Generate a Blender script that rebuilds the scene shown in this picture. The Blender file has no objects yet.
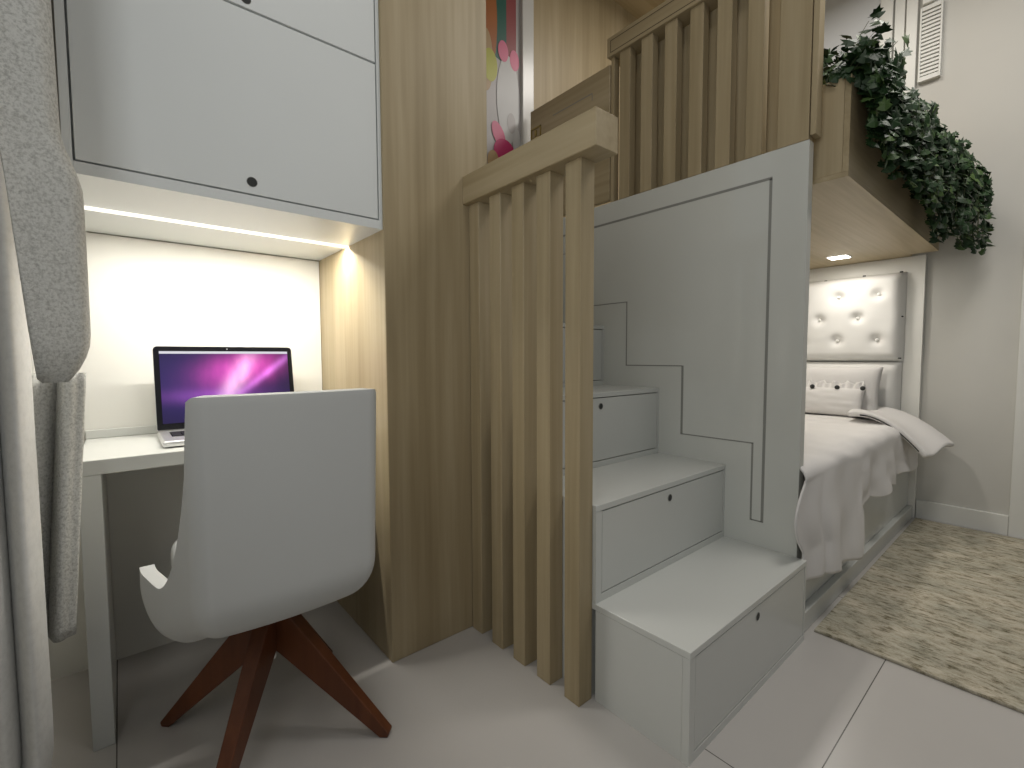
import bpy, bmesh, math, random
from mathutils import Vector, Matrix, noise
random.seed(7)
R = math.radians
C = bpy.context.scene.collection
S = bpy.context.scene

# ---------------------------------------------------------------- camera
yaw, pitch, roll = R(40.136), R(3.274), R(-0.24)
F = Vector((math.sin(yaw), math.cos(yaw), 0)); Rt = Vector((math.cos(yaw), -math.sin(yaw), 0)); U = Vector((0, 0, 1))
Fp = F*math.cos(pitch) - U*math.sin(pitch); Up = U*math.cos(pitch) + F*math.sin(pitch)
R2 = Rt*math.cos(roll) + Up*math.sin(roll); U2 = Up*math.cos(roll) - Rt*math.sin(roll)
cd = bpy.data.cameras.new('camera'); cam = bpy.data.objects.new('camera', cd); C.objects.link(cam)
cd.sensor_fit = 'HORIZONTAL'; cd.sensor_width = 36.0; cd.lens = 464.81/1024*36.0; cd.clip_start = 0.02; cd.clip_end = 50
M4 = Matrix((R2, U2, -Fp)).transposed().to_4x4(); M4.translation = Vector((0, 0, 1.0))
cam.matrix_world = M4
S.camera = cam

# ---------------------------------------------------------------- world, lamps, exposure
w = bpy.data.worlds.new('world'); S.world = w; w.use_nodes = True
w.node_tree.nodes['Background'].inputs[0].default_value = (0.93, 0.97, 1.0, 1)
w.node_tree.nodes['Background'].inputs[1].default_value = 0.13
S.view_settings.view_transform = 'Standard'; S.view_settings.look = 'None'
S.view_settings.exposure = 0.0; S.view_settings.gamma = 1.0; S.view_settings.use_curve_mapping = False

def area(name, loc, sx, sy, power, color, rot=(0, 0, 0), spread=None):
    l = bpy.data.lights.new(name, 'AREA'); l.shape = 'RECTANGLE'; l.size = sx; l.size_y = sy
    l.energy = power; l.color = color
    if spread: l.spread = spread
    o = bpy.data.objects.new(name, l); C.objects.link(o); o.location = loc; o.rotation_euler = rot
    return o
ROOM_FILL = area('room_fill_lamp', (2.35, -0.05, 3.33), 1.0, 0.6, 26, (1.0, 0.955, 0.90))  # unseen ceiling lamp, added as the room's main light
ROOM_FILL2 = area('room_fill_lamp', (0.7, 0.15, 3.33), 0.6, 0.6, 7, (1.0, 0.97, 0.93))  # second unseen ceiling lamp, added on the desk side
SIDE_FILL = area('side_fill_lamp', (-0.47, 0.10, 1.75), 1.3, 0.9, 9.0, (0.95, 0.98, 1.0), rot=(0, R(-90), 0))  # lamp added at the left wall to brighten left-facing sides
ALCOVE = area('alcove_lamp', (3.38, 0.91, 1.590), 0.09, 0.09, 2.5, (1.0, 0.95, 0.87))
ALCOVE_FILL = area('alcove_lamp', (2.75, 0.91, 1.590), 0.09, 0.09, 4.2, (1.0, 0.95, 0.87))  # added without a fixture to brighten headboard and duvet
LOFT_FILL = area('loft_fill_lamp', (2.75, 0.95, 3.33), 0.5, 0.5, 12, (1.0, 0.95, 0.88))  # unseen lamp added to brighten the loft oak and upper right wall
DESK_LED = area('desk_strip_lamp', (0.285, 1.682, 1.3985), 0.70, 0.012, 8.0, (1.0, 0.965, 0.89))

# ---------------------------------------------------------------- materials
def newmat(name):
    m = bpy.data.materials.new(name); m.use_nodes = True
    nt = m.node_tree; b = nt.nodes['Principled BSDF']
    return m, nt, b
def plain(name, col, rough=0.5, metal=0, bump=0, bscale=200, spec=0.5, var=0.03, coat=0):
    m, nt, b = newmat(name)
    b.inputs['Roughness'].default_value = rough; b.inputs['Metallic'].default_value = metal
    b.inputs['Specular IOR Level'].default_value = spec
    if coat: b.inputs['Coat Weight'].default_value = coat; b.inputs['Coat Roughness'].default_value = 0.08
    tc = nt.nodes.new('ShaderNodeTexCoord'); n = nt.nodes.new('ShaderNodeTexNoise'); n.inputs['Scale'].default_value = 3
    nt.links.new(tc.outputs['Object'], n.inputs['Vector'])
    r = nt.nodes.new('ShaderNodeValToRGB')
    r.color_ramp.elements[0].position = 0.3; r.color_ramp.elements[1].position = 0.7
    r.color_ramp.elements[0].color = (*[c*(1-var) for c in col], 1); r.color_ramp.elements[1].color = (*[min(1, c*(1+var)) for c in col], 1)
    nt.links.new(n.outputs['Fac'], r.inputs['Fac']); nt.links.new(r.outputs['Color'], b.inputs['Base Color'])
    if bump:
        n2 = nt.nodes.new('ShaderNodeTexNoise'); n2.inputs['Scale'].default_value = bscale; n2.inputs['Detail'].default_value = 3
        bp = nt.nodes.new('ShaderNodeBump'); bp.inputs['Strength'].default_value = bump; bp.inputs['Distance'].default_value = 0.003
        nt.links.new(tc.outputs['Object'], n2.inputs['Vector']); nt.links.new(n2.outputs['Fac'], bp.inputs['Height']); nt.links.new(bp.outputs['Normal'], b.inputs['Normal'])
    return m
def wood(name, axis, c0, c1, c2, rough=0.45, big=7.0):
    """oak with the grain along one axis"""
    m, nt, b = newmat(name); b.inputs['Roughness'].default_value = rough; b.inputs['Specular IOR Level'].default_value = 0.35
    tc = nt.nodes.new('ShaderNodeTexCoord')
    def noi(sc, stretch, detail, dist):
        mp = nt.nodes.new('ShaderNodeMapping'); s = [sc, sc, sc]; s[axis] = sc*stretch; mp.inputs['Scale'].default_value = s
        n = nt.nodes.new('ShaderNodeTexNoise'); n.inputs['Scale'].default_value = 1; n.inputs['Detail'].default_value = detail; n.inputs['Distortion'].default_value = dist
        nt.links.new(tc.outputs['Object'], mp.inputs['Vector']); nt.links.new(mp.outputs['Vector'], n.inputs['Vector']); return n
    a = noi(big, 0.06, 3, 0.4); f = noi(55, 0.035, 4, 0.2)
    mix = nt.nodes.new('ShaderNodeMix'); mix.data_type = 'FLOAT'; mix.inputs[0].default_value = 0.32
    nt.links.new(a.outputs['Fac'], mix.inputs[2]); nt.links.new(f.outputs['Fac'], mix.inputs[3])
    r = nt.nodes.new('ShaderNodeValToRGB'); e = r.color_ramp.elements
    e[0].position = 0.33; e[0].color = (*c0, 1); e[1].position = 0.66; e[1].color = (*c2, 1)
    k = e.new(0.5); k.color = (*c1, 1)
    nt.links.new(mix.outputs[0], r.inputs['Fac']); nt.links.new(r.outputs['Color'], b.inputs['Base Color'])
    bp = nt.nodes.new('ShaderNodeBump'); bp.inputs['Strength'].default_value = 0.06; bp.inputs['Distance'].default_value = 0.002
    nt.links.new(f.outputs['Fac'], bp.inputs['Height']); nt.links.new(bp.outputs['Normal'], b.inputs['Normal'])
    return m
def emis(name, col, strength):
    m, nt, b = newmat(name)
    b.inputs['Base Color'].default_value = (*col, 1); b.inputs['Emission Color'].default_value = (*col, 1); b.inputs['Emission Strength'].default_value = strength
    return m
OAK = ((0.31, 0.243, 0.138), (0.395, 0.317, 0.192), (0.475, 0.390, 0.252))
wood_z = wood('oak_vertical', 2, *OAK); wood_y = wood('oak_along_y', 1, *OAK); wood_x = wood('oak_along_x', 0, *OAK, big=5)
white = plain('white_lacquer', (0.61, 0.62, 0.59), 0.28, var=0.01)
white_gloss = plain('white_gloss_lacquer', (0.63, 0.64, 0.60), 0.12, var=0.01, coat=0.3)
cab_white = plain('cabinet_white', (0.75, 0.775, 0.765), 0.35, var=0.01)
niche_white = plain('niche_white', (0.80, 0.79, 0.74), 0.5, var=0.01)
wall_paint = plain('wall_paint', (0.555, 0.545, 0.505), 0.85, var=0.02)
wall_cool = plain('loft_wall_paint', (0.62, 0.64, 0.66), 0.8, var=0.01)
trim_paint = plain('trim_paint', (0.70, 0.70, 0.66), 0.4, var=0.01)
ceil_paint = plain('ceiling_paint', (0.7, 0.69, 0.66), 0.9, var=0.01)
dark = plain('dark_gap', (0.03, 0.032, 0.03), 0.7)
groove_m = plain('groove_grey', (0.26, 0.26, 0.24), 0.7)
brass = plain('brass', (0.42, 0.33, 0.12), 0.35, 0.8)
fab_white = plain('white_fabric', (0.74, 0.72, 0.70), 0.85, bump=0.15, bscale=500, spec=0.2, var=0.02)
quilt_m = plain('tufted_fabric', (0.80, 0.79, 0.76), 0.7, bump=0.1, bscale=400, spec=0.25, var=0.01)
chair_m = plain('chair_upholstery', (0.56, 0.57, 0.56), 0.6, bump=0.06, bscale=600, spec=0.3, var=0.015)
leg_m = wood('red_brown_wood', 2, (0.075, 0.022, 0.008), (0.11, 0.034, 0.012), (0.15, 0.048, 0.017), rough=0.4)
alu = plain('aluminium', (0.72, 0.72, 0.72), 0.3, 0.7)
black = plain('black_glass', (0.008, 0.008, 0.010), 0.15)
keys_m = plain('black_keys', (0.015, 0.015, 0.017), 0.5)
led_m = emis('led_warm', (1.0, 0.96, 0.87), 1.2)
lamp_m = emis('lamp_diffuser', (1.0, 0.95, 0.88), 6)
chrome = plain('chrome', (0.6, 0.6, 0.6), 0.15, 1)

def curtain_mat(name, col, dk, scale, bump):
    m, nt, b = newmat(name); b.inputs['Roughness'].default_value = 0.95; b.inputs['Specular IOR Level'].default_value = 0.1
    tc = nt.nodes.new('ShaderNodeTexCoord'); v = nt.nodes.new('ShaderNodeTexNoise'); v.inputs['Scale'].default_value = scale; v.inputs['Detail'].default_value = 5; v.inputs['Roughness'].default_value = 0.7
    nt.links.new(tc.outputs['Object'], v.inputs['Vector'])
    r = nt.nodes.new('ShaderNodeValToRGB'); r.color_ramp.elements[0].position = 0.36; r.color_ramp.elements[1].position = 0.56
    r.color_ramp.elements[0].color = (*dk, 1); r.color_ramp.elements[1].color = (*col, 1)
    nt.links.new(v.outputs['Fac'], r.inputs['Fac']); nt.links.new(r.outputs['Color'], b.inputs['Base Color'])
    bp = nt.nodes.new('ShaderNodeBump'); bp.inputs['Strength'].default_value = bump; bp.inputs['Distance'].default_value = 0.003
    nt.links.new(v.outputs['Fac'], bp.inputs['Height']); nt.links.new(bp.outputs['Normal'], b.inputs['Normal'])
    return m
boucle = curtain_mat('boucle_fabric', (0.62, 0.62, 0.59), (0.40, 0.40, 0.375), 190, 0.8)
sheer = curtain_mat('smooth_curtain', (0.74, 0.74, 0.72), (0.68, 0.68, 0.66), 60, 0.1)

# floor: large pale porcelain slabs with thin dark joints
def floor_mat():
    m, nt, b = newmat('porcelain_floor'); b.inputs['Roughness'].default_value = 0.28
    tc = nt.nodes.new('ShaderNodeTexCoord'); sp = nt.nodes.new('ShaderNodeSeparateXYZ'); nt.links.new(tc.outputs['Object'], sp.inputs[0])
    def mth(op, a, bb):
        n = nt.nodes.new('ShaderNodeMath'); n.operation = op
        for i, x in enumerate((a, bb)):
            if x is None: continue
            if isinstance(x, (int, float)): n.inputs[i].default_value = x
            else: nt.links.new(x, n.inputs[i])
        return n.outputs[0]
    def joint(src, off, per):
        t = mth('ADD', src, -off + per*20 + per/2); t = mth('MODULO', t, per); t = mth('SUBTRACT', t, per/2); t = mth('ABSOLUTE', t, None)
        return mth('LESS_THAN', t, 0.0014)
    j = mth('MAXIMUM', joint(sp.outputs[0], -0.045, 1.148), joint(sp.outputs[1], 0.338, 2.296))
    n = nt.nodes.new('ShaderNodeTexNoise'); n.inputs['Scale'].default_value = 2; n.inputs['Detail'].default_value = 4
    nt.links.new(tc.outputs['Object'], n.inputs['Vector'])
    r = nt.nodes.new('ShaderNodeValToRGB'); r.color_ramp.elements[0].color = (0.455, 0.432, 0.408, 1); r.color_ramp.elements[1].color = (0.51, 0.49, 0.466, 1)
    nt.links.new(n.outputs['Fac'], r.inputs['Fac'])
    mx = nt.nodes.new('ShaderNodeMix'); mx.data_type = 'RGBA'; nt.links.new(j, mx.inputs[0]); nt.links.new(r.outputs['Color'], mx.inputs[6]); mx.inputs[7].default_value = (0.06, 0.055, 0.045, 1)
    nt.links.new(mx.outputs[2], b.inputs['Base Color'])
    return m
floor_m = floor_mat()
def rug_mat():
    m, nt, b = newmat('distressed_rug'); b.inputs['Roughness'].default_value = 0.95; b.inputs['Specular IOR Level'].default_value = 0.1
    tc = nt.nodes.new('ShaderNodeTexCoord')
    def noi(sx, sy, detail, rough=0.6):
        mp = nt.nodes.new('ShaderNodeMapping'); mp.inputs['Scale'].default_value = (sx, sy, 10)
        n = nt.nodes.new('ShaderNodeTexNoise'); n.inputs['Scale'].default_value = 1; n.inputs['Detail'].default_value = detail; n.inputs['Roughness'].default_value = rough
        nt.links.new(tc.outputs['Object'], mp.inputs['Vector']); nt.links.new(mp.outputs['Vector'], n.inputs['Vector']); return n
    a = noi(34, 15, 8, 0.86); c = noi(7, 4.5, 5); f = noi(220, 220, 2)
    r = nt.nodes.new('ShaderNodeValToRGB'); e = r.color_ramp.elements
    e[0].position = 0.30; e[0].color = (0.15, 0.14, 0.10, 1); e[1].position = 0.66; e[1].color = (0.54, 0.515, 0.44, 1)
    e.new(0.40).color = (0.24, 0.222, 0.165, 1); e.new(0.47).color = (0.39, 0.365, 0.295, 1)
    nt.links.new(a.outputs['Fac'], r.inputs['Fac'])
    r2 = nt.nodes.new('ShaderNodeValToRGB'); r2.color_ramp.elements[0].position = 0.35; r2.color_ramp.elements[1].position = 0.65
    r2.color_ramp.elements[0].color = (0.84, 0.85, 0.82, 1); r2.color_ramp.elements[1].color = (1.22, 1.17, 1.12, 1)
    nt.links.new(c.outputs['Fac'], r2.inputs['Fac'])
    mx = nt.nodes.new('ShaderNodeMix'); mx.data_type = 'RGBA'; mx.blend_type = 'MULTIPLY'; mx.inputs[0].default_value = 1
    nt.links.new(r.outputs['Color'], mx.inputs[6]); nt.links.new(r2.outputs['Color'], mx.inputs[7]); d = noi(52, 17, 6, 0.7); r3 = nt.nodes.new('ShaderNodeValToRGB'); r3.color_ramp.elements[0].position = 0.53; r3.color_ramp.elements[1].position = 0.63
    r3.color_ramp.elements[0].color = (1, 1, 1, 1); r3.color_ramp.elements[1].color = (0.42, 0.40, 0.33, 1)
    nt.links.new(d.outputs['Fac'], r3.inputs['Fac']); mx2 = nt.nodes.new('ShaderNodeMix'); mx2.data_type = 'RGBA'; mx2.blend_type = 'MULTIPLY'; mx2.inputs[0].default_value = 1
    nt.links.new(mx.outputs[2], mx2.inputs[6]); nt.links.new(r3.outputs['Color'], mx2.inputs[7]); nt.links.new(mx2.outputs[2], b.inputs['Base Color'])
    bp = nt.nodes.new('ShaderNodeBump'); bp.inputs['Strength'].default_value = 0.5; bp.inputs['Distance'].default_value = 0.003
    nt.links.new(f.outputs['Fac'], bp.inputs['Height']); nt.links.new(bp.outputs['Normal'], b.inputs['Normal'])
    return m
rug_m = rug_mat()
def leaf_mat():
    m, nt, b = newmat('ivy_leaf'); b.inputs['Roughness'].default_value = 0.45; b.inputs['Specular IOR Level'].default_value = 0.35
    g = nt.nodes.new('ShaderNodeNewGeometry'); r = nt.nodes.new('ShaderNodeValToRGB'); e = r.color_ramp.elements
    e[0].color = (0.012, 0.032, 0.010, 1); e[1].color = (0.075, 0.13, 0.032, 1); e.new(0.75).color = (0.026, 0.062, 0.020, 1)
    nt.links.new(g.outputs['Random Per Island'], r.inputs['Fac']); nt.links.new(r.outputs['Color'], b.inputs['Base Color'])
    return m
leaf_m = leaf_mat()
stem_m = plain('ivy_stem', (0.06, 0.075, 0.025), 0.7)
def screen_mat():
    m, nt, b = newmat('laptop_screen_glow')
    L = nt.links; N = nt.nodes
    tc = N.new('ShaderNodeTexCoord'); sp = N.new('ShaderNodeSeparateXYZ'); L.new(tc.outputs['Generated'], sp.inputs[0])
    x, z = sp.outputs[0], sp.outputs[2]
    def mth(op, *a):
        n = N.new('ShaderNodeMath'); n.operation = op
        for i, q in enumerate(a):
            if isinstance(q, (int, float)): n.inputs[i].default_value = q
            else: L.new(q, n.inputs[i])
        return n.outputs[0]
    def blob(cx, cz, sx, sz, shear=0.0):
        dx = mth('DIVIDE', mth('SUBTRACT', mth('SUBTRACT', x, cx), mth('MULTIPLY', mth('SUBTRACT', z, cz), shear)), sx)
        dz = mth('DIVIDE', mth('SUBTRACT', z, cz), sz)
        d = mth('ADD', mth('MULTIPLY', dx, dx), mth('MULTIPLY', dz, dz))
        return mth('POWER', 2.718, mth('MULTIPLY', d, -1.0))
    nz = N.new('ShaderNodeTexNoise'); mp = N.new('ShaderNodeMapping'); mp.inputs['Rotation'].default_value = (0, R(32), 0); mp.inputs['Scale'].default_value = (7, 1, 1.5)
    L.new(tc.outputs['Generated'], mp.inputs['Vector']); L.new(mp.outputs['Vector'], nz.inputs['Vector']); nz.inputs['Scale'].default_value = 1.2; nz.inputs['Detail'].default_value = 3
    streak = mth('ADD', 0.45, mth('MULTIPLY', nz.outputs['Fac'], 1.1))
    def add(base, fac, col):
        s = N.new('ShaderNodeVectorMath'); s.operation = 'SCALE'; s.inputs[0].default_value = col; L.new(fac, s.inputs['Scale'])
        a = N.new('ShaderNodeVectorMath'); a.operation = 'ADD'; L.new(base, a.inputs[0]); L.new(s.outputs[0], a.inputs[1]); return a.outputs[0]
    c0 = N.new('ShaderNodeCombineXYZ'); c0.inputs[0].default_value = 0.018; c0.inputs[1].default_value = 0.012; c0.inputs[2].default_value = 0.045
    c = c0.outputs[0]
    c = add(c, mth('MULTIPLY', blob(0.60, 0.74, 0.26, 0.24, 0.35), streak), (0.80, 0.07, 0.46))
    c = add(c, mth('MULTIPLY', blob(0.57, 0.62, 0.075, 0.34, 0.30), streak), (0.85, 0.55, 0.72))
    c = add(c, mth('MULTIPLY', blob(0.80, 0.66, 0.05, 0.34, 0.75), streak), (0.45, 0.14, 0.50))
    c = add(c, mth('MULTIPLY', blob(0.36, 0.36, 0.36, 0.10, 0.0), streak), (0.16, 0.04, 0.22))
    c = add(c, blob(0.3, 0.55, 0.5, 0.5), (0.018, 0.014, 0.085))
    bar = mth('GREATER_THAN', z, 0.965)
    mx = N.new('ShaderNodeMix'); mx.data_type = 'RGBA'; L.new(bar, mx.inputs[0]); L.new(c, mx.inputs[6]); mx.inputs[7].default_value = (0.62, 0.62, 0.66, 1)
    b.inputs['Base Color'].default_value = (0.005, 0.005, 0.005, 1); b.inputs['Roughness'].default_value = 0.6; b.inputs['Specular IOR Level'].default_value = 0.05
    L.new(mx.outputs[2], b.inputs['Emission Color']); b.inputs['Emission Strength'].default_value = 1.15
    return m
screen_m = screen_mat()

# ---------------------------------------------------------------- builders
def box(bm, x0, x1, y0, y1, z0, z1, bev=0.0, seg=2):
    r = bmesh.ops.create_cube(bm, size=1)
    for v in r['verts']:
        v.co = Vector(((x0+x1)/2 + v.co.x*(x1-x0), (y0+y1)/2 + v.co.y*(y1-y0), (z0+z1)/2 + v.co.z*(z1-z0)))
    if bev > 0:
        es = list({e for v in r['verts'] for e in v.link_edges})
        bmesh.ops.bevel(bm, geom=es, offset=bev, segments=seg, affect='EDGES', profile=0.5)
    return bm
def bx(*a, **k):
    bm = bmesh.new(); return box(bm, *a, **k)
def cyl(bm, c, axis, r, h, seg=20, r2=None):
    m = Matrix.Translation(Vector(c)) @ Vector((0, 0, 1)).rotation_difference(Vector(axis)).to_matrix().to_4x4()
    bmesh.ops.create_cone(bm, cap_ends=True, segments=seg, radius1=r, radius2=r if r2 is None else r2, depth=h, matrix=m)
    return bm
def prism(pts, axis_fn, t0, t1):
    """extrude polygon pts (a,b) between t0 and t1; axis_fn(a,b,t)->xyz"""
    bm = bmesh.new(); lo = [bm.verts.new(axis_fn(a, b, t0)) for a, b in pts]; hi = [bm.verts.new(axis_fn(a, b, t1)) for a, b in pts]
    bm.faces.new(lo); bm.faces.new(list(reversed(hi)))
    n = len(pts)
    for i in range(n): bm.faces.new((lo[i], hi[i], hi[(i+1) % n], lo[(i+1) % n]))
    bmesh.ops.recalc_face_normals(bm, faces=bm.faces); return bm
def worigin(o):
    v = Vector((0, 0, 0))
    while o is not None: v += o.location; o = o.parent
    return v
def obj(name, bm, m, parent=None, smooth=False, origin=None, mats=None):
    """link bm (world coordinates) as one mesh; a part keeps its thing's origin"""
    og = worigin(parent) if parent else Vector(origin or (0, 0, 0))
    bmesh.ops.translate(bm, verts=bm.verts, vec=-og)
    me = bpy.data.meshes.new(name); bm.to_mesh(me); bm.free()
    for q in (mats or [m]): me.materials.append(q)
    if smooth:
        for p in me.polygons: p.use_smooth = True
    o = bpy.data.objects.new(name, me); C.objects.link(o)
    if parent: o.parent = parent
    else: o.location = og
    return o
def tag(o, label, cat, group=None, kind=None):
    o['label'] = label; o['category'] = cat
    if group: o['group'] = group
    if kind: o['kind'] = kind
    return o
def thing(name, label, cat, loc=(0, 0, 0), group=None):
    o = bpy.data.objects.new(name, None); o.empty_display_size = 0.05; C.objects.link(o); o.location = loc
    return tag(o, label, cat, group)
def struct(name, bm, m, label=None, parent=None):
    o = obj(name, bm, m, parent)
    if not parent: o['kind'] = 'structure'
    if label: o['label'] = label
    return o
def grid(fn, nu, nv, close_u=False):
    bm = bmesh.new(); vs = [[bm.verts.new(fn(i/(nu if close_u else nu-1), j/(nv-1))) for j in range(nv)] for i in range(nu)]
    for i in range(nu if close_u else nu-1):
        for j in range(nv-1):
            a = vs[i]; b = vs[(i+1) % nu]
            bm.faces.new((a[j], b[j], b[j+1], a[j+1]))
    bmesh.ops.recalc_face_normals(bm, faces=bm.faces); return bm
def modf(o, kind, **k):
    m = o.modifiers.new(kind.lower(), kind)
    for a, b in k.items(): setattr(m, a, b)
    return m
def sstep(a, b, x):
    t = max(0, min(1, (x-a)/(b-a))); return t*t*(3-2*t)
def lerp(a, b, t): return a+(b-a)*t

# ================================================================ SETTING
YB = 2.05; XR = 3.744; ZC = 3.40; XL = -0.50
struct('floor', bx(XL-0.1, XR+0.1, -1.8, YB+0.1, -0.05, 0), floor_m, 'pale porcelain floor slabs with thin dark joints')
struct('ceiling', bx(XL-0.1, XR+0.1, -1.0, YB+0.1, ZC, ZC+0.05), ceil_paint, 'white ceiling')
struct('wall_left', bx(XL-0.1, XL, -1.0, YB+0.1, 0, ZC), wall_paint, 'wall behind the curtains')
struct('wall_back', bx(XL, XR, YB, YB+0.1, 0, ZC), wall_paint, 'back wall')
struct('wall_right', bx(XR, XR+0.1, -1.8, YB+0.1, 0, ZC), wall_paint, 'plain greige wall at the head of the bed')
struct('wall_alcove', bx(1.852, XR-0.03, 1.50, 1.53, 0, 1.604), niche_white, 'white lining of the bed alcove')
struct('baseboard_right', bx(XR-0.016, XR, 0.161, 0.553, 0, 0.112, bev=0.003), trim_paint, 'white baseboard below the greige wall')
struct('trim_1', bx(XR-0.022, XR, 0.03, 0.160, 0, 2.3, bev=0.003), trim_paint, 'white door casing beside the rug')
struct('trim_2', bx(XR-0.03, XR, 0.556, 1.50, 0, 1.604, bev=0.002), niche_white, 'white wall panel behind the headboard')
# loft end wall: pale painted panel, window casing
struct('wall_loft', bx(XR-0.012, XR, 0.825, YB, 1.735, ZC), wall_cool, 'pale cool wall at the end of the loft')
wn = struct('window_1', bx(XR-0.035, XR, 0.762, 0.825, 1.80, ZC, bev=0.004), trim_paint, 'white window frame uprights at the end of the loft')
struct('mullion', bx(XR-0.022, XR, 0.706, 0.755, 1.80, ZC, bev=0.003), trim_paint, parent=wn)
struct('frame_edge', bx(XR-0.030, XR, 0.645, 0.698, 1.80, ZC, bev=0.003), trim_paint, parent=wn)
# unseen frame added around the side fill lamp on the left wall
fb = bx(XL+0.001, -0.455, -0.40, -0.352, 1.05, 2.45, bev=0.003); box(fb, XL+0.001, -0.455, 0.552, 0.60, 1.05, 2.45, bev=0.003); box(fb, XL+0.001, -0.455, -0.352, 0.552, 1.05, 1.098, bev=0.003); box(fb, XL+0.001, -0.455, -0.352, 0.552, 2.402, 2.45, bev=0.003)
struct('fill_lamp_frame', fb, trim_paint, 'white frame added around the side fill lamp on the left wall')
# oak lining of the loft back wall and landing ceiling
struct('wall_oak_lining', bx(1.878, XR-0.014, YB-0.02, YB, 1.735, ZC), wood_z, 'oak wall lining at the back of the loft')
struct('ceiling_oak_lining', bx(1.06, 3.30, 1.10, YB-0.02, ZC-0.03, ZC), wood_x, 'oak lining on the loft ceiling')

# ================================================================ DESK NICHE
block = obj('oak_partition', bx(0.645, 1.050, 1.379, YB-0.002, 0, ZC-0.002, bev=0.002, seg=1), wood_z, origin=(0.85, 1.7, 0))
tag(block, 'tall wide oak partition standing between the desk niche and the slatted stair rail', 'partition')

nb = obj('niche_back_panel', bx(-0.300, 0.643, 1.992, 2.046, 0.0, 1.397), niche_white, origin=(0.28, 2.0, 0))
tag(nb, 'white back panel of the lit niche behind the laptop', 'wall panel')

desk = thing('desk', 'white built-in desk with the laptop on it, in the lit niche', 'desk', (0.28, 1.77, 0))
obj('desktop', bx(-0.091, 0.643, 1.551, 1.990, 0.710, 0.748, bev=0.0015, seg=1), white, desk)
obj('side_leg', bx(-0.091, -0.047, 1.552, 1.990, 0, 0.7095, bev=0.0015, seg=1), white, desk)
obj('backsplash', bx(-0.091, 0.643, 1.974, 1.990, 0.7485, 0.775, bev=0.001, seg=1), white, desk)

cab = thing('wall_cabinet', 'tall white wall cabinet with flush doors above the desk', 'cabinet', (0.28, 1.7, 1.40))
cz0, cz1 = 1.400, 3.38
cy = 1.388
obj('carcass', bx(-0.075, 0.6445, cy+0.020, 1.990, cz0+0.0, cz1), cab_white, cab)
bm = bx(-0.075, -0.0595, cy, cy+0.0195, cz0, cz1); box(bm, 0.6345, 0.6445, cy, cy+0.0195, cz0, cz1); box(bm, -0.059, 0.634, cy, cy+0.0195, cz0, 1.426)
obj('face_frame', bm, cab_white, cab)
def cab_door(z0, z1, knob_z):
    d = obj('door', bx(-0.0555, 0.6305, cy+0.0005, cy+0.0185, z0+0.004, z1, bev=0.0008, seg=1), cab_white, cab)
    k = cyl(bmesh.new(), (0.284, cy+0.001, knob_z), (0, 1, 0), 0.0115, 0.004, 24)
    obj('finger_hole', k, dark, d)
    k = cyl(bmesh.new(), (0.284, cy+0.0008, knob_z), (0, 1, 0), 0.0128, 0.002, 24)
    obj('rim', k, groove_m, d)
cab_door(1.4265, 1.892, 1.461); cab_door(1.894, 2.40, 1.920); cab_door(2.402, 3.37, 2.43)
led = obj('light_strip', bx(-0.073, 0.6435, 1.6655, 1.6685, 1.3910, 1.3998), led_m, origin=(0.28, 1.667, 1.397))
tag(led, 'thin glowing light strip under the white wall cabinet', 'light strip')

# laptop
lap = thing('laptop', 'open silver laptop with a purple and pink screen on the white desk', 'laptop', (0.29, 1.66, 0.7485))
lx0, lx1, ly0, ly1 = 0.080, 0.500, 1.565, 1.808
base = obj('base', bx(lx0, lx1, ly0, ly1, 0.7505, 0.7685, bev=0.006, seg=3), alu, lap)
bm = bmesh.new()
for i in range(6):
    n = 14
    for k in range(n):
        if i == 0 and 4 <= k <= 8:
            if k == 4: box(bm, 0.1115+4*0.0254, 0.1115+9*0.0254-0.003, 1.658, 1.6705, 0.7686, 0.7705, bev=0.001, seg=1)
            continue
        x = 0.1115+k*0.0254; y = 1.658+i*0.0165
        box(bm, x, x+0.0222, y, y+0.0135, 0.7686, 0.7705)
kb = obj('keyboard', bm, keys_m, base); kb['kind'] = 'stuff'
obj('keyboard_well', bx(0.108, 0.468, 1.653, 1.762, 0.7678, 0.7689), black, base)
obj('trackpad', bx(0.235, 0.345, 1.560, 1.640, 0.7682, 0.7689), alu, base)
th = R(9)   # lid leans back
def place_lid(bm):
    bmesh.ops.rotate(bm, verts=bm.verts, cent=(0, 0, 0), matrix=Matrix.Rotation(-th, 3, 'X'))
    bmesh.ops.translate(bm, verts=bm.verts, vec=LIDP); return bm
def rrect(x0, x1, z0, z1, r, rb, n=6):
    out = []
    for cx_, cz_, a0, q in ((x1-r, z1-r, 0, r), (x0+r, z1-r, 90, r), (x0+rb, z0+rb, 180, rb), (x1-rb, z0+rb, 270, rb)):
        out += [(cx_+q*math.cos(R(a0+90*k/n)), cz_+q*math.sin(R(a0+90*k/n))) for k in range(n+1)]
    return out
def lid(x0, x1, y0, y1, z0, z1, r): return place_lid(prism(rrect(x0, x1, z0, z1, r, 0.004), lambda a, b, t: (a, t, b), y0, y1))
LIDP = (0, 1.815, 0.768)
ld = obj('lid', lid(lx0, lx1, 0.0, 0.006, 0, 0.277, 0.013), alu, lap)
obj('bezel', lid(lx0+0.001, lx1-0.001, -0.002, -0.0001, 0.002, 0.276, 0.012), black, ld)
obj('screen', place_lid(bx(lx0+0.016, lx1-0.016, -0.0028, -0.0022, 0.022, 0.260)), screen_m, ld)
bm = place_lid(cyl(bmesh.new(), (0.288, -0.0025, 0.268), (0, 1, 0), 0.0022, 0.001, 12))
obj('webcam', bm, alu, ld)

lap.location.x += 0.003; lap.location.y += 0.048

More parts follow.
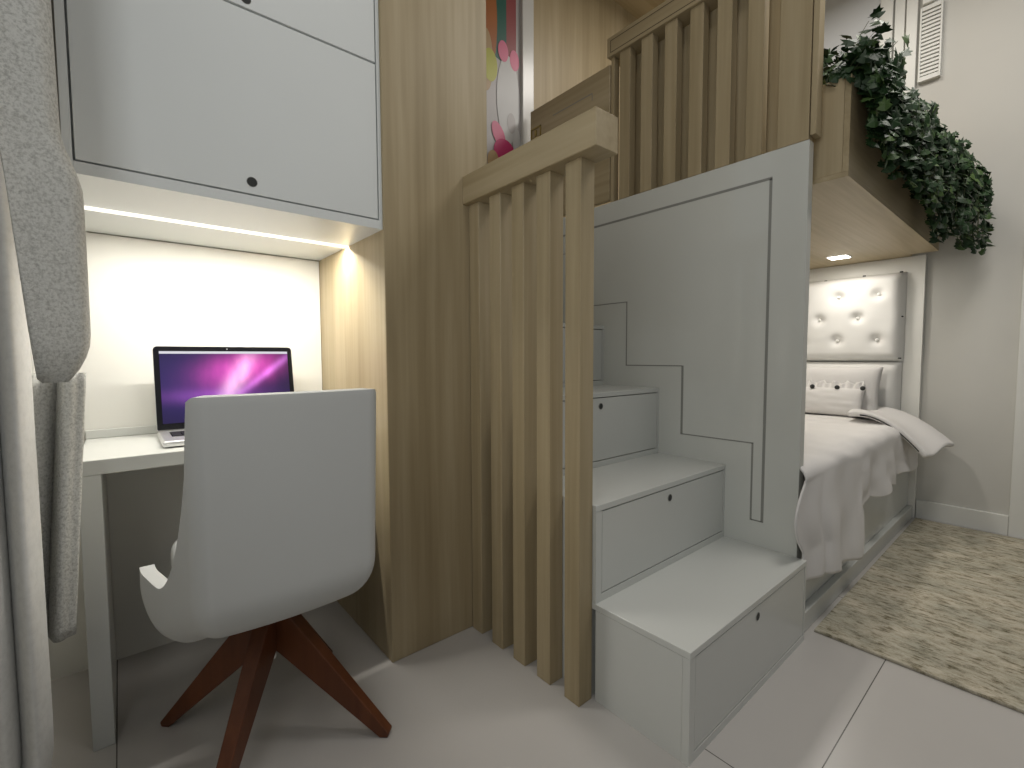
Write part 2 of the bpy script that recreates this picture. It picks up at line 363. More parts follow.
# ================================================================ CHAIR
ccx, ccy = 0.283, 1.335
ch = thing('swivel_chair', 'white upholstered shell chair on splayed red-brown wooden legs at the desk', 'chair', (ccx, ccy, 0))
def chair_plan(s):
    """s in [-1,1] around the shell, left arm tip -> back -> right arm tip"""
    a = abs(s); sg = 1 if s >= 0 else -1
    if a < 0.40:
        t = a/0.40; return sg*0.160*t, -0.262 + 0.012*t*t
    if a < 0.56:
        t = (a-0.40)/0.16; ang = t*R(78)
        return sg*(0.160 + 0.037*math.sin(ang)), -0.250 + 0.045*(1-math.cos(ang))
    t = (a-0.56)/0.44
    return sg*(0.1962 + 0.062*math.sin(t*math.pi/2)), -0.2144 + 0.345*t
def chair_top(s):
    a = abs(s)
    z = 0.926
    z -= 0.010*sstep(0.47, 0.525, a)
    tt = max(0, min(1, (a-0.515)/0.245)); z -= 0.42*(1-(1-tt)**2.3)
    z -= 0.015*sstep(0.80, 1.0, a)
    return z
def shell(u, v):
    s = u*2-1; px, py = chair_plan(s); zt = chair_top(s)
    zb = 0.392 - 0.040*sstep(0.52, 0.72, abs(s)) + 0.012*sstep(0.85, 1.0, abs(s)); q0 = lerp(0.66, 0.86, sstep(-0.2, 0.0, py))
    th_ = min(0.11, (zt-zb)*0.62)
    if v < 0.28:      # underside, from the middle outwards
        k = v/0.28
        q = k*q0
        return Vector((ccx + px*q, ccy + 0.0 + (py*q if py < 0 else py*q), lerp(0.374, zb, k)))
    k = (v-0.28)/0.72
    if k < 0.35:
        a = k/0.35*math.pi/2; q = q0 + (1-q0)*math.sin(a); z = zb + th_*(1-math.cos(a))
    else:
        q = 1.0; z = lerp(zb+th_, zt, (k-0.35)/0.65)
    lean = (z-0.45)*0.11*(1 if py < 0 else 0.2)*(sstep(0.2, -0.2, py))
    widen = 1.0 + 0.03*sstep(0.70, 0.45, z)*sstep(-0.26, 0.0, py)
    return Vector((ccx + px*q*widen, ccy + py*q - lean*0.6, z))
gb = grid(shell, 141, 50)
gb.faces.ensure_lookup_table()
if sum(f.normal.dot(f.calc_center_median()-Vector((ccx, ccy+0.1, 0.6))) for f in gb.faces) < 0: bmesh.ops.reverse_faces(gb, faces=gb.faces)
sh = obj('shell', gb, chair_m, ch, smooth=True)
modf(sh, 'SOLIDIFY', thickness=0.030, offset=-1); modf(sh, 'BEVEL', width=0.011, segments=3, limit_method='ANGLE', angle_limit=R(50))
obj('seat_cushion', bx(ccx-0.20, ccx+0.20, ccy-0.17, ccy+0.215, 0.415, 0.525, bev=0.040, seg=4), chair_m, ch, smooth=True)
obj('gas_post', cyl(bmesh.new(), (ccx, ccy, 0.285), (0, 0, 1), 0.009, 0.17, 16), chrome, ch)
obj('seat_plate', cyl(bmesh.new(), (ccx, ccy, 0.362), (0, 0, 1), 0.07, 0.02, 24), leg_m, ch)
leg_dir = [(-0.226, 0.217), (0.226, -0.217), (-0.190, -0.245), (0.217, 0.226)]
for dx, dy in leg_dir:
    L_ = math.hypot(dx, dy); ux, uy = dx/L_, dy/L_
    pts = [(0.020, 0.351), (0.038, 0.351), (0.318, 0.012), (0.314, 0.0), (0.293, 0.0), (0.020, 0.232)]
    bm = prism(pts, lambda a, b, t: (ccx+ux*a-uy*t*(1-a), ccy+uy*a+ux*t*(1-a), b), -0.021, 0.021)
    lg = obj('leg', bm, leg_m, ch); modf(lg, 'BEVEL', width=0.003, segments=2, limit_method='ANGLE')

# ================================================================ SLATTED STAIR RAIL
FX0, FX1 = 0.9635, 1.0195
rail = thing('stair_railing', 'lower oak slatted railing with a thick handrail beside the white steps', 'railing', (0.99, 1.08, 0))
for y in (0.8525, 0.970, 1.084, 1.1989, 1.3163):
    obj('slat', bx(FX0, FX1, y, y+0.058, 0, 1.535, bev=0.0015, seg=1), wood_z, rail)
obj('handrail', bx(0.9395, 1.0300, 0.7824, 1.3785, 1.5345, 1.630, bev=0.002, seg=1), wood_y, rail)

# ================================================================ STAIRCASE
SX0, XP = 1.0215, 1.8060
ys = [0.5502, 0.8416, 1.1403, 1.4463, 1.748]; rise = 0.288
YS_END = 2.046
for i, y0 in enumerate(ys):
    y1 = ys[i+1] if i+1 < len(ys) else YS_END
    z1 = rise*(i+1); x0 = SX0 if i < 2 else 1.0525
    nm = ['lowest white drawer step of the stair, standing on the floor by the rug', 'second white drawer step of the stair, counted from the floor', 'third white drawer step of the stair, counted from the floor', 'fourth white drawer step of the stair, mostly hidden behind the oak slats', 'topmost white step at the stair landing, hidden behind the oak slats'][i]
    st = thing('drawer_step', nm, 'stair step', ((x0+XP)/2, y0, 0), 'white drawer steps of the stair')
    zb = rise*i + (0.0 if i == 0 else 0.0005)
    obj('carcass', bx(x0, XP, y0+0.020, y1-0.0005 if i+1 < len(ys) else y1, 0, z1-0.0185), white, st)
    obj('tread', bx(x0-0.0005, XP, y0-0.001, y1+0.0185 if i+1 < len(ys) else y1, z1-0.018, z1, bev=0.001, seg=1), white, st)
    bm = bx(x0, x0+0.026, y0, y0+0.0195, zb, z1-0.0185); box(bm, XP-0.012, XP, y0, y0+0.0195, zb, z1-0.0185); box(bm, x0+0.026, XP-0.012, y0, y0+0.0195, zb, zb+0.022)
    obj('face_frame', bm, white, st)
    d = obj('drawer', bx(x0+0.029, XP-0.015, y0+0.001, y0+0.018, zb+0.025, z1-0.0215, bev=0.0008, seg=1), white, st)
    zk = z1-0.053
    obj('finger_hole', cyl(bmesh.new(), (1.408, y0+0.0008, zk), (0, 1, 0), 0.0105, 0.003, 24), dark, d)
    obj('rim', cyl(bmesh.new(), (1.408, y0+0.0004, zk), (0, 1, 0), 0.0125, 0.002, 24), groove_m, d)

# ================================================================ STAIR SIDE PANEL
pn = thing('stair_side_panel', 'tall glossy white panel with a stepped groove beside the stair', 'panel', (1.83, 1.3, 0))
PY0, PZ = 0.5824, 1.730
obj('board', bx(1.8065, 1.848, PY0, YB-0.003, 0, PZ, bev=0.001, seg=1), white_gloss, pn)
path = [(1.97, 1.638), (0.698, 1.632), (0.704, 0.383), (0.740, 0.384), (0.743, 0.675), (1.028, 0.674), (1.034, 0.961), (1.316, 0.962), (1.314, 1.254), (1.62, 1.254), (1.62, 1.54), (1.97, 1.54)]
bm = bmesh.new()
for (a, b), (c, d) in zip(path, path[1:]):
    w_ = 0.0019
    box(bm, 1.8058, 1.8066, min(a, c)-w_, max(a, c)+w_, min(b, d)-w_, max(b, d)+w_) if abs(a-c) < 0.02 or abs(b-d) < 0.02 else None
obj('groove', bm, groove_m, pn)

# ================================================================ LOFT
loft = thing('loft_platform', 'oak underside of the loft platform above the bed', 'loft platform', (2.8, 1.3, 1.605))
obj('deck', bx(1.850, XR-0.032, 0.620, YB-0.022, 1.640, 1.729), wood_x, loft)
sb = bx(1.850, XR-0.032, 0.620, 1.53, 1.605, 1.6395); box(sb, 1.895, XR-0.10, 0.492, 0.620, 1.605, 1.6205)
obj('soffit', sb, wood_x, loft)
pl = thing('planter_box', 'long oak planter box along the loft edge, filled with ivy', 'planter', (2.8, 0.55, 1.605))
px0, px1, py0, py1 = 1.895, XR-0.10, 0.492, 0.618
obj('front_board', bx(px0, px1, py0, py0+0.018, 1.6208, 1.936, bev=0.001, seg=1), wood_x, pl)
obj('end_board', bx(px0, px0+0.018, py0+0.0185, py1, 1.6208, 1.936, bev=0.001, seg=1), wood_z, pl)
obj('end_board', bx(px1-0.018, px1, py0+0.0185, py1, 1.6208, 1.936, bev=0.001, seg=1), wood_z, pl)
obj('back_board', bx(px0+0.0185, px1-0.0185, py1-0.018, py1, 1.6208, 1.936), wood_x, pl)
obj('bottom_board', bx(px0+0.0185, px1-0.0185, py0+0.0185, py1-0.0185, 1.6208, 1.6255), wood_x, pl)
obj('soil', bx(px0+0.019, px1-0.019, py0+0.019, py1-0.019, 1.626, 1.88), plain('soil', (0.05, 0.035, 0.02), 0.95), pl)

lr = thing('loft_railing', 'upper oak slatted railing with a grooved handrail on top of the white panel', 'railing', (1.83, 1.0, 1.73))
LX0, LX1 = 1.8065, 1.848
for y in (0.738, 0.8535, 0.966, 1.0795, 1.1945, 1.3095):
    obj('slat', bx(LX0, LX1, y, y+0.057, 1.731, 2.390, bev=0.001, seg=1), wood_z, lr)
obj('backing_board', bx(LX1+0.034, LX1+0.044, 0.70, 1.40, 1.731, 2.390), wood_z, lr)
obj('post', bx(LX0, LX1, 0.586, 0.6845, 1.731, 3.39, bev=0.001, seg=1), wood_z, lr)
obj('edge_strip', bx(LX0+0.006, LX1+0.014, 0.566, 0.5835, 1.745, 3.39, bev=0.001, seg=1), wood_z, lr)
hr = obj('handrail', bx(LX0-0.012, LX1+0.046, 0.686, 1.432, 2.3905, 2.478, bev=0.002, seg=1), wood_y, lr)
bm = bmesh.new(); gx = LX0-0.0125
for (a, b, c, d) in ((0.70, 1.412, 2.405, 2.408), (0.70, 1.412, 2.457, 2.460), (1.409, 1.412, 2.405, 2.460)): box(bm, gx, gx+0.001, a, b, c, d)
obj('groove', bm, plain('groove_brown', (0.08, 0.055, 0.03), 0.8), hr)
obj('end_post', bx(LX0+0.004, LX1, 1.400, 1.418, 1.731, 2.389, bev=0.001, seg=1), wood_z, lr)

gt = thing('loft_gate', 'oak gate board with a brass latch at the top of the stair', 'gate', (1.83, 1.7, 1.74))
obj('gate_board', bx(LX0+0.002, LX1-0.01, 1.424, 1.976, 1.745, 2.366, bev=0.002, seg=1), wood_y, gt)
bm = bx(LX0+0.0012, LX0+0.0022, 1.531, 1.80, 2.277, 2.281); box(bm, LX0+0.0012, LX0+0.0022, 1.529, 1.532, 2.245, 2.281)
obj('groove', bm, groove_m, gt)
bm = bmesh.new()
for (a, b, c, d) in ((1.890, 1.968, 2.205, 2.211), (1.890, 1.968, 2.259, 2.265), (1.890, 1.896, 2.205, 2.265), (1.962, 1.968, 2.205, 2.265), (1.924, 1.936, 2.22, 2.25)): box(bm, LX0-0.004, LX0+0.002, a, b, c, d)
obj('latch', bm, brass, gt)

dl = thing('downlight', 'small square recessed downlight in the oak ceiling over the bed pillows', 'light', (3.38, 0.91, 1.60), 'downlights over the bed')
bm = bx(3.325, 3.435, 0.855, 0.965, 1.6005, 1.6045)
obj('trim_ring', bm, trim_paint, dl)
obj('diffuser', bx(3.332, 3.428, 0.862, 0.958, 1.597, 1.600), lamp_m, dl)

# framed print on the back wall above the landing
pic = thing('framed_print', 'tall white framed print of coloured balloon shapes at the top of the stair', 'picture', (1.5, 2.04, 2.6))
FZ0, FZ1 = 1.92, 3.30
bm = bx(1.790, 1.875, 2.018, 2.048, FZ0, FZ1, bev=0.003); box(bm, 1.06, 1.19, 2.018, 2.048, FZ0, FZ1, bev=0.003); box(bm, 1.19, 1.79, 2.018, 2.048, FZ0, FZ0+0.06); box(bm, 1.19, 1.79, 2.018, 2.048, FZ1-0.06, FZ1)
obj('frame', bm, plain('frame_white', (0.62, 0.62, 0.60), 0.25), pic)
def pm(n, c): return plain('print_'+n, c, 0.4, var=0.12)
pmats = [pm('backdrop', (0.42, 0.40, 0.40)), pm('teal', (0.01, 0.10, 0.075)), pm('red', (0.26, 0.05, 0.055)), pm('orange', (0.35, 0.11, 0.02)), pm('yellow', (0.42, 0.42, 0.04)), pm('pale', (0.52, 0.52, 0.52)), pm('pink', (0.62, 0.13, 0.24)), pm('magenta', (0.48, 0.02, 0.13)), pm('ink', (0.03, 0.025, 0.03)), pm('sand', (0.40, 0.27, 0.13))]
bm = bmesh.new()
def pface(pts, mi, lay):
    y = 2.040 - lay*0.0006
    f = bm.faces.new([bm.verts.new((x, y, z)) for x, z in pts]); f.material_index = mi
def oval(cx, cz, rx, rz, mi, lay, rot=0, n=28):
    pface([(cx+rx*math.cos(a)*math.cos(rot)-rz*math.sin(a)*math.sin(rot), cz+rx*math.cos(a)*math.sin(rot)+rz*math.sin(a)*math.cos(rot)) for a in [2*math.pi*k/n for k in range(n)]], mi, lay)
pface([(1.19, FZ0+.06), (1.79, FZ0+.06), (1.79, FZ1-.06), (1.19, FZ1-.06)], 0, 0)
pface([(1.60, 2.62), (1.69, 2.60), (1.69, FZ1-.06), (1.60, FZ1-.06)], 1, 1)
pface([(1.69, 2.60), (1.76, 2.60), (1.76, FZ1-.06), (1.69, FZ1-.06)], 2, 1)
oval(1.57, 2.80, 0.055, 0.26, 3, 2)
oval(1.55, 2.58, 0.045, 0.16, 9, 3)
oval(1.575, 2.56, 0.050, 0.085, 4, 4)
oval(1.70, 2.42, 0.082, 0.235, 5, 5)
oval(1.665, 2.665, 0.036, 0.055, 6, 6); oval(1.745, 2.645, 0.034, 0.055, 6, 6)
oval(1.72, 2.30, 0.030, 0.055, 0, 7)
oval(1.63, 2.215, 0.040, 0.07, 6, 7, 0.5); oval(1.67, 2.13, 0.075, 0.07, 7, 8); oval(1.59, 2.06, 0.04, 0.06, 9, 9); oval(1.76, 2.20, 0.03, 0.08, 5, 9)
pr = obj('print', bm, None, pic, mats=pmats)

# louvred panel by the window, on the right wall
lv = thing('louvred_vent', 'narrow white louvred vent high on the wall above the ivy', 'vent', (XR-0.03, 0.58, 2.85))
bm = bx(XR-0.03, XR-0.001, 0.532, 0.541, 2.63, 3.055, bev=0.002); box(bm, XR-0.03, XR-0.001, 0.624, 0.633, 2.63, 3.055, bev=0.002); box(bm, XR-0.03, XR-0.001, 0.541, 0.624, 2.63, 2.655); box(bm, XR-0.03, XR-0.001, 0.541, 0.624, 3.032, 3.055)
obj('frame', bm, trim_paint, lv)
for k in range(17):
    z = 2.662+k*0.0218
    bm = bx(XR-0.027, XR-0.010, 0.5415, 0.6235, z, z+0.013)
    obj('louvre', bm, trim_paint, lv)
obj('backing', bx(XR-0.009, XR-0.001, 0.5415, 0.6235, 2.6555, 3.0315), groove_m, lv)
br = obj('curtain_bracket', bx(XR-0.05, XR-0.001, 0.572, 0.622, 3.06, 3.38, bev=0.004), trim_paint, origin=(XR-0.02, 0.6, 3.1))
tag(br, 'white upright bracket above the louvred vent', 'bracket')

# ================================================================ IVY
iv = thing('ivy', 'dense green ivy trailing over the oak planter on the loft edge', 'plant', (2.8, 0.55, 1.88))
lf = bmesh.new(); stm = bmesh.new()
LEAF = [(0, -0.50), (0.22, -0.42), (0.50, -0.18), (0.30, 0.0), (0.38, 0.28), (0.14, 0.24), (0.0, 0.60), (-0.14, 0.24), (-0.38, 0.28), (-0.30, 0.0), (-0.50, -0.18), (-0.22, -0.42)]
def leaf(p, nrm, up, s):
    n = nrm.normalized(); a = up.cross(n)
    if a.length < 1e-3: a = Vector((1, 0, 0))
    a.normalize(); b = n.cross(a)
    cen = lf.verts.new(p + n*0.07*s)
    vs = [lf.verts.new(p + a*x*s + b*y*s - n*s*0.25*abs(x)) for x, y in LEAF]
    for i in range(len(vs)): lf.faces.new((cen, vs[i], vs[(i+1) % len(vs)]))
def vine(pts, r=0.0013):
    prev = None
    for i, p in enumerate(pts):
        ring = [stm.verts.new(p + Vector((math.cos(a)*r, math.sin(a)*r, 0))) for a in (0, 2.1, 4.2)]
        if prev:
            for k in range(3): stm.faces.new((prev[k], prev[(k+1) % 3], ring[(k+1) % 3], ring[k]))
        prev = ring
rnd = random.random
def U_(a, b): return a+(b-a)*rnd()
for i in range(270):
    x = 1.93 + 1.70*rnd(); f = (x-1.9)/1.8
    reach = U_(0.02, 0.05+0.13*f); rise_ = U_(0.03, 0.13+0.02*f)*(0.5+rnd()*0.6)
    drop = U_(0.05, lerp(0.20, 0.34, min(1, f*1.7)))
    if rnd() < 0.3: drop *= 0.3
    p0 = Vector((x, U_(0.53, 0.59), 1.90)); pts = []
    yend = 0.470 - reach; drift = U_(-0.06, 0.10)
    n = 12
    for k in range(n+1):
        t = k/n
        y = lerp(p0.y, yend, sstep(0.05, 0.75, t)); z = 1.90 + rise_*math.sin(min(1, t/0.5)*math.pi/2)*1.2
        z -= sstep(0.45, 1.0, t)*(drop+rise_)
        pts.append(Vector((x+drift*t, y, z)))
    vine(pts)
    for k in range(2, n+1):
        for _ in range(2):
            q = pts[k] + Vector((U_(-.03, .03), U_(-.03, .015), U_(-.025, .03)))
            q.x = max(q.x, 1.905)
            if q.y > py0-0.006 and q.z < 1.94: q.y = py0-0.012-0.01*rnd()
            q.x = min(q.x, XR-0.035)
            leaf(q, Vector((U_(-1, .3), U_(-1.2, -.2), U_(-.2, 1.1))), Vector((U_(-.4, .4), U_(-.2, .2), 1)), U_(0.030, 0.050))
# upright sprigs
for i in range(130):
    x = U_(1.92, 3.5) if i % 2 else U_(1.91, 2.35); y = U_(0.50, 0.60); h = U_(0.05, 0.17)*(1.15 if x < 2.6 else 1.25)
    lean = Vector((U_(-.04, .07), U_(-.10, .04), h)); pts = [Vector((x, y, 1.90)) + Vector((lean.x*t, lean.y*t*t, lean.z*t+0.02*t)) for t in (0, .25, .5, .75, 1)]
    vine(pts)
    for k in range(1, 5):
        for _ in range(2): leaf(pts[k]+Vector((U_(-.03, .03), U_(-.03, .03), U_(-.02, .02))), Vector((U_(-1, .3), U_(-1, .3), U_(.0, 1))), Vector((U_(-1, 1), U_(-1, 1), .5)), U_(0.035, 0.055))
fo = obj('foliage', lf, leaf_m, iv); obj('stems', stm, stem_m, iv)

# ================================================================ BED
bed = thing('bed', 'white built-in single bed frame under the loft', 'bed', (2.8, 1.05, 0))
obj('base', bx(1.850, XR-0.032, 0.590, 1.498, 0.075, 0.40, bev=0.003), white, bed)
obj('plinth', bx(1.850, XR-0.032, 0.565, 1.498, 0, 0.0745, bev=0.002, seg=1), white, bed)
obj('mattress', bx(1.870, 3.60, 0.600, 1.49, 0.4005, 0.560, bev=0.05, seg=4), fab_white, bed, smooth=True)

def duvet(u, v):
    """u along X (foot->head), v from the far side across and down the near side"""
    x = lerp(1.862, 3.60, u)
    wr = noise.noise(Vector((x*4, v*5, 1.3)))*0.014 + noise.noise(Vector((x*9, v*9, 4.1)))*0.007
    top = 0.628 - 0.014*u + wr
    flat = 0.55
    if v < flat:
        t = v/flat; return Vector((x, lerp(1.44, 0.640, t), top - 0.008*t))
    t = (v-flat)/(1-flat)
    hem = lerp(lerp(0.205, 0.145, min(1, u/0.28)), 0.335, sstep(0.29, 0.34, u)) + 0.012*math.sin(u*33)*sstep(0.25, 0.4, u) + 0.02*sstep(0.6, 0.9, u)
    if t < 0.3:
        a = t/0.3*math.pi/2; y = 0.640 - 0.075*math.sin(a); z = top - 0.008 - 0.055*(1-math.cos(a)); s_ = 0
    else:
        s_ = (t-0.3)/0.7; y = 0.565 - 0.012*s_; z = lerp(top-0.063, hem, s_)
    fold = (0.022*math.sin(u*21+0.8+0.9*s_) + 0.012*math.sin(u*47+2-1.5*s_))*s_
    lobe = 0.035*sstep(0.22, 0.08, u)*math.sin(min(1, s_*1.25)*math.pi*0.5)
    y -= 0.008*t + fold*lerp(0.35, 0.9, sstep(0.15, 0.35, u)) + lobe*0.4 + noise.noise(Vector((x*6, s_*3, 8)))*0.010*t
    y = min(y, 0.575 if s_ > 0 else 1)
    if s_ > 0: y = lerp(y, 0.566, sstep(0.10, 0.02, u))
    # the foot corner spills past the end of the panel
    if y < 0.60: x -= sstep(0.16, 0.0, u)*sstep(0.60, 0.5775, y)*(0.055 + 0.085*math.sin(max(0, min(1, (0.56-z)/0.25))*math.pi))
    y += 0.012*math.exp(-((u-0.085)/0.010)**2)*min(1, s_*2) - 0.016*math.exp(-((u-0.125)/0.03)**2)*s_
    return Vector((x, y, z))
dv = obj('duvet', grid(duvet, 170, 110), fab_white, smooth=True, origin=(2.7, 1.0, 0.5)); modf(dv, 'SOLIDIFY', thickness=0.006, offset=1)
tag(dv, 'rumpled white duvet draped over the side of the bed', 'duvet')

# folded duvet corner sticking out near the pillows
def flap(u, v):
    # u from bed edge outwards, v along X
    x = lerp(3.24, 3.60, v) + 0.03*u; y = lerp(0.80, 0.395, u)
    z = 0.672 - 0.195*u**1.9 - 0.03*(1-v)*u + 0.012*math.sin(v*7+u*3) - 0.03*(1-u)**3
    return Vector((min(x, 3.66), y + 0.07*(1-v)*u, z))
fl = obj('coverlet', grid(flap, 30, 30), fab_white, smooth=True, origin=(3.4, 0.6, 0.7)); modf(fl, 'SOLIDIFY', thickness=0.03, offset=1); modf(fl, 'SUBSURF', levels=1, render_levels=1)
bp_ = bmesh.new(); prev = None
for i in range(25):
    p = flap(0.16+0.78*i/24, 0.0) + Vector((-0.006, -0.004, 0.012)); ring = [bp_.verts.new(p + Vector((0.004*math.cos(a), 0, 0.004*math.sin(a)))) for a in (0, 1.57, 3.14, 4.71)]
    if prev:
        for k in range(4): bp_.faces.new((prev[k], prev[(k+1) % 4], ring[(k+1) % 4], ring[k]))
    prev = ring
obj('piping', bp_, dark, fl, smooth=True)
tag(fl, 'turned back white coverlet whose corner sticks out beside the pillows', 'coverlet')

# headboard: two upholstered cushions on the wall panel, upper one tufted
def tufts():
    out = []
    for r_, z in enumerate((1.385, 1.243, 1.100)):
        for k in range(5):
            out.append((0.762 + (0.105 if r_ == 1 else 0) + 0.213*k, z))
    return out
TF = tufts()
def cushion(y0, y1, z0, z1, x_front, depth, tuft=True, nu=70, nv=60, sag=0.0):
    def fn(u, v):
        y = lerp(y0, y1, u); z = lerp(z0, z1, v)
        eu = min(u, 1-u)*(y1-y0); ev = min(v, 1-v)*(z1-z0); e = min(eu, 0.06)/0.06; g = min(ev, 0.06)/0.06
        prof = math.sqrt(max(0, 1-(1-e)**2))*math.sqrt(max(0, 1-(1-g)**2))
        d = depth*prof
        if tuft:
            for ty, tz in TF:
                r = math.hypot(y-ty, z-tz); d -= 0.036*math.exp(-(r/0.030)**2)*prof
        d += 0.006*noise.noise(Vector((y*9, z*9, 2)))*prof
        z -= sag*math.sin(u*math.pi)*(1-v)*0
        return Vector((x_front + depth - d, y, z))
    bm = grid(fn, nu, nv)
    return bm
hb = thing('headboard', 'white button-tufted headboard cushion on the wall panel, lit from above', 'headboard', (3.66, 1.06, 1.2))
hc = obj('cushion', cushion(0.640, 1.48, 0.965, 1.515, 3.625, 0.085), quilt_m, hb, smooth=True)
bm = bmesh.new()
for ty, tz in TF: bmesh.ops.create_uvsphere(bm, u_segments=12, v_segments=8, radius=0.009, matrix=Matrix.Translation((3.648, ty, tz)) @ Matrix.Diagonal((0.6, 1, 1, 1)))
for i, (ty, tz) in enumerate(TF):
    if ty > 1.46: continue
    b1 = bmesh.new(); bmesh.ops.create_uvsphere(b1, u_segments=12, v_segments=8, radius=0.010, matrix=Matrix.Translation((3.646, ty, tz)) @ Matrix.Diagonal((0.6, 1, 1, 1)))
    obj('button', b1, quilt_m, hb, smooth=True)
bm.free()
for (y, z) in ((0.660, 1.511), (0.846, 1.511), (1.058, 1.505), (0.650, 1.24), (0.652, 0.985)):
    obj('clip', bx(3.664, 3.676, y-0.008, y+0.008, z-0.004, z+0.004, bev=0.002), dark, hb)
lc = obj('bolster_panel', cushion(0.645, 1.48, 0.60, 0.962, 3.630, 0.075, tuft=False), quilt_m, smooth=True, origin=(3.66, 1.06, 0.78))
tag(lc, 'plain white padded panel below the tufted headboard', 'padded panel')

def pillow(name, cx, cy_, cz_, wx_, wy_, wz_, tilt, m, rough=0.006, pinch=0.35, n=36):
    def half(sgn):
        def fn(u, v):
            a = u*2-1; b = v*2-1
            k = (1-abs(a)**2.6)*(1-abs(b)**2.6); k = max(0, k)**0.45
            sx = 1 - 0.07*pinch*(1-abs(b))*0 - 0.10*pinch*(1-b*b)*abs(a)**3; sy = 1 - 0.10*pinch*(1-a*a)*abs(b)**3
            p = Vector((sgn*wx_*k*0.5 + rough*k*noise.noise(Vector((a*3, b*3, cx+sgn))), a*wy_/2*sx, b*wz_/2*sy))
            return p
        return fn
    bm = grid(half(1), n, n); b2 = grid(half(-1), n, n)
    me = bpy.data.meshes.new('tmp'); b2.to_mesh(me); b2.free(); bm.from_mesh(me); bpy.data.meshes.remove(me)
    bmesh.ops.remove_doubles(bm, verts=bm.verts, dist=0.0006)
    bmesh.ops.recalc_face_normals(bm, faces=bm.faces)
    bmesh.ops.rotate(bm, verts=bm.verts, cent=(0, 0, 0), matrix=Matrix.Rotation(tilt, 3, 'Y'))
    bmesh.ops.translate(bm, verts=bm.verts, vec=(cx, cy_, cz_))
    return obj(name, bm, m, origin=(cx, cy_, cz_-wz_/2), smooth=True)
pw = pillow('pillow', 3.545, 1.06, 0.775, 0.14, 0.70, 0.32, R(12), fab_white)
tag(pw, 'large plain white pillow leaning on the padded headboard', 'pillow')
p2 = thing('ruffled_cushion', 'small white ruffled cushion with black pompoms in front of the large pillow', 'cushion', (3.40, 1.06, 0.68))
b_ = pillow('cover', 3.425, 0.975, 0.715, 0.10, 0.41, 0.18, R(22), fab_white)
b_.parent = p2; b_.location = b_.location - p2.location
def ruffle(u, v):
    y = lerp(0.78, 1.17, u); z = 0.788 + 0.045*v + 0.010*math.sin(u*36)*v
    return Vector((3.452 + 0.05*v*0.6 + 0.016*math.sin(u*60)*v, y, z))
rf = obj('ruffle', grid(ruffle, 120, 6), fab_white, p2, smooth=True); modf(rf, 'SOLIDIFY', thickness=0.006)
for y in (0.775, 0.906, 1.042, 1.165):
    b1 = bmesh.new(); bmesh.ops.create_icosphere(b1, subdivisions=2, radius=0.014, matrix=Matrix.Translation((3.42, y, 0.805)))
    obj('pompom', b1, dark, p2, smooth=True)

# rug
rug = obj('rug', bx(1.889, 3.68, -0.75, 0.5447, 0.0005, 0.011, bev=0.003), rug_m, origin=(2.8, 0.0, 0))
tag(rug, 'distressed beige and olive rug on the floor beside the bed', 'rug')

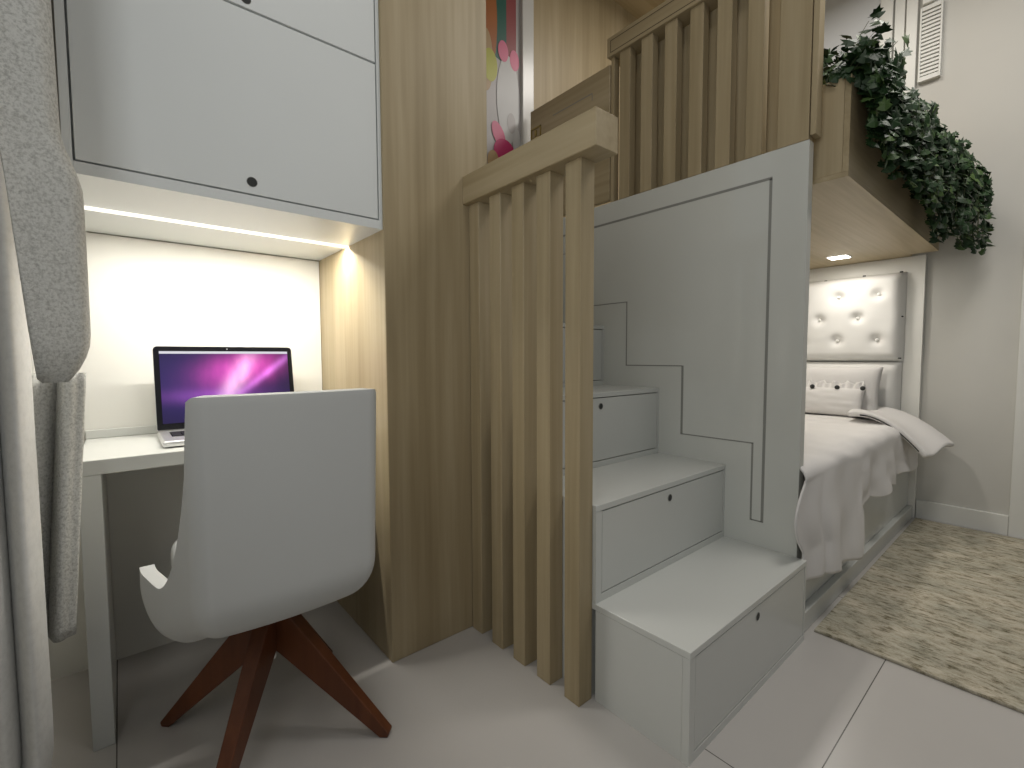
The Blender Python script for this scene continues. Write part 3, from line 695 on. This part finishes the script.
# ================================================================ CURTAINS (left edge)
def boucle_drape(u, v):
    """bunched heavy drape: closed cross section u, height v (0 = rounded bottom)"""
    a = u*2*math.pi
    z = 0.935 + 2.45*v
    fill = min(1.0, math.sqrt(max(0, 1-(1-min(1, v/0.04))**2)))
    xr = lerp(-0.040, -0.067, sstep(0.15, 0.20, v)); xr = lerp(xr, -0.072, sstep(0.2, 0.5, v)) - 0.012*sstep(0.05, 0.0, v)
    c, s_ = math.cos(a), math.sin(a)
    cx = -0.17; rr = (xr-cx) if c > 0 else 0.24
    x = cx + rr*(0.45+0.55*fill if c > 0 else fill)*math.copysign(abs(c)**0.75, c)
    y = 1.205 + 0.055*fill*math.copysign(abs(s_)**0.75, s_)
    n = noise.noise(Vector((c*1.6, s_*1.6, z*2.0)))*0.010*fill
    x += n*(0.25 if c > 0 else 1); y += n
    if v < 0.30: h = max(0, -0.112-x); z += min(0.50, h*h*60/(0.02+h*4)+h*2.5)*(1-v/0.30)
    return Vector((x, y, z))
dr = obj('heavy_drape', grid(boucle_drape, 72, 110, close_u=True), boucle, smooth=True, origin=(-0.2, 1.2, 0.9))
tag(dr, 'bunched grey boucle drape hanging high in front of the desk niche', 'curtain')
def tail(u, v):
    z = lerp(0.375, 0.97, v)
    x = lerp(lerp(-0.30, -0.104, u), lerp(-0.26, -0.062, u), v)
    y = 1.435 + 0.022*math.sin(u*19) + 0.008*math.sin(u*41+1)
    return Vector((x, y, z))
tl = obj('drape_tail', grid(tail, 80, 24), boucle, smooth=True, origin=(-0.15, 1.42, 0.38)); modf(tl, 'SOLIDIFY', thickness=0.005)
tag(tl, 'short grey boucle curtain end hanging below the bunched drape', 'curtain')
def smooth_curtain(u, v):
    x = lerp(-0.42, -0.146, u); z = lerp(0.012, 1.60, v)
    y = 1.335 + 0.034*math.sin(u*38+0.5) + 0.009*math.sin(u*83+1.2) + 0.010*(1-v)*math.sin(u*23)
    x += 0.010*math.sin(u*38+2.0) - 0.022*sstep(0.12, 0.0, v)*u 
    return Vector((x, y, z))
sc = obj('smooth_curtain', grid(smooth_curtain, 200, 30), sheer, smooth=True, origin=(-0.2, 1.3, 0)); modf(sc, 'SOLIDIFY', thickness=0.003)
tag(sc, 'smooth pale floor-length curtain in soft folds at the left edge', 'curtain')

# unseen ceiling panels added to house the fill lamps
for (x, y, sx, sy, lb) in ((2.35, -0.05, 1.0, 0.6, 'wide white ceiling panel added for the fill lamp above the rug'), (0.7, 0.15, 0.6, 0.6, 'square white ceiling panel added for the fill lamp in front of the desk'), (2.75, 0.95, 0.5, 0.5, 'square white ceiling panel added for the fill lamp above the loft')):
    t = thing('fill_lamp_panel', lb, 'light', (x, y, 3.36), 'added ceiling fill panels')
    obj('housing', bx(x-sx/2-.02, x+sx/2+.02, y-sy/2-.02, y+sy/2+.02, 3.335, ZC-0.031 if y > 0.5 else ZC-0.001), trim_paint, t)
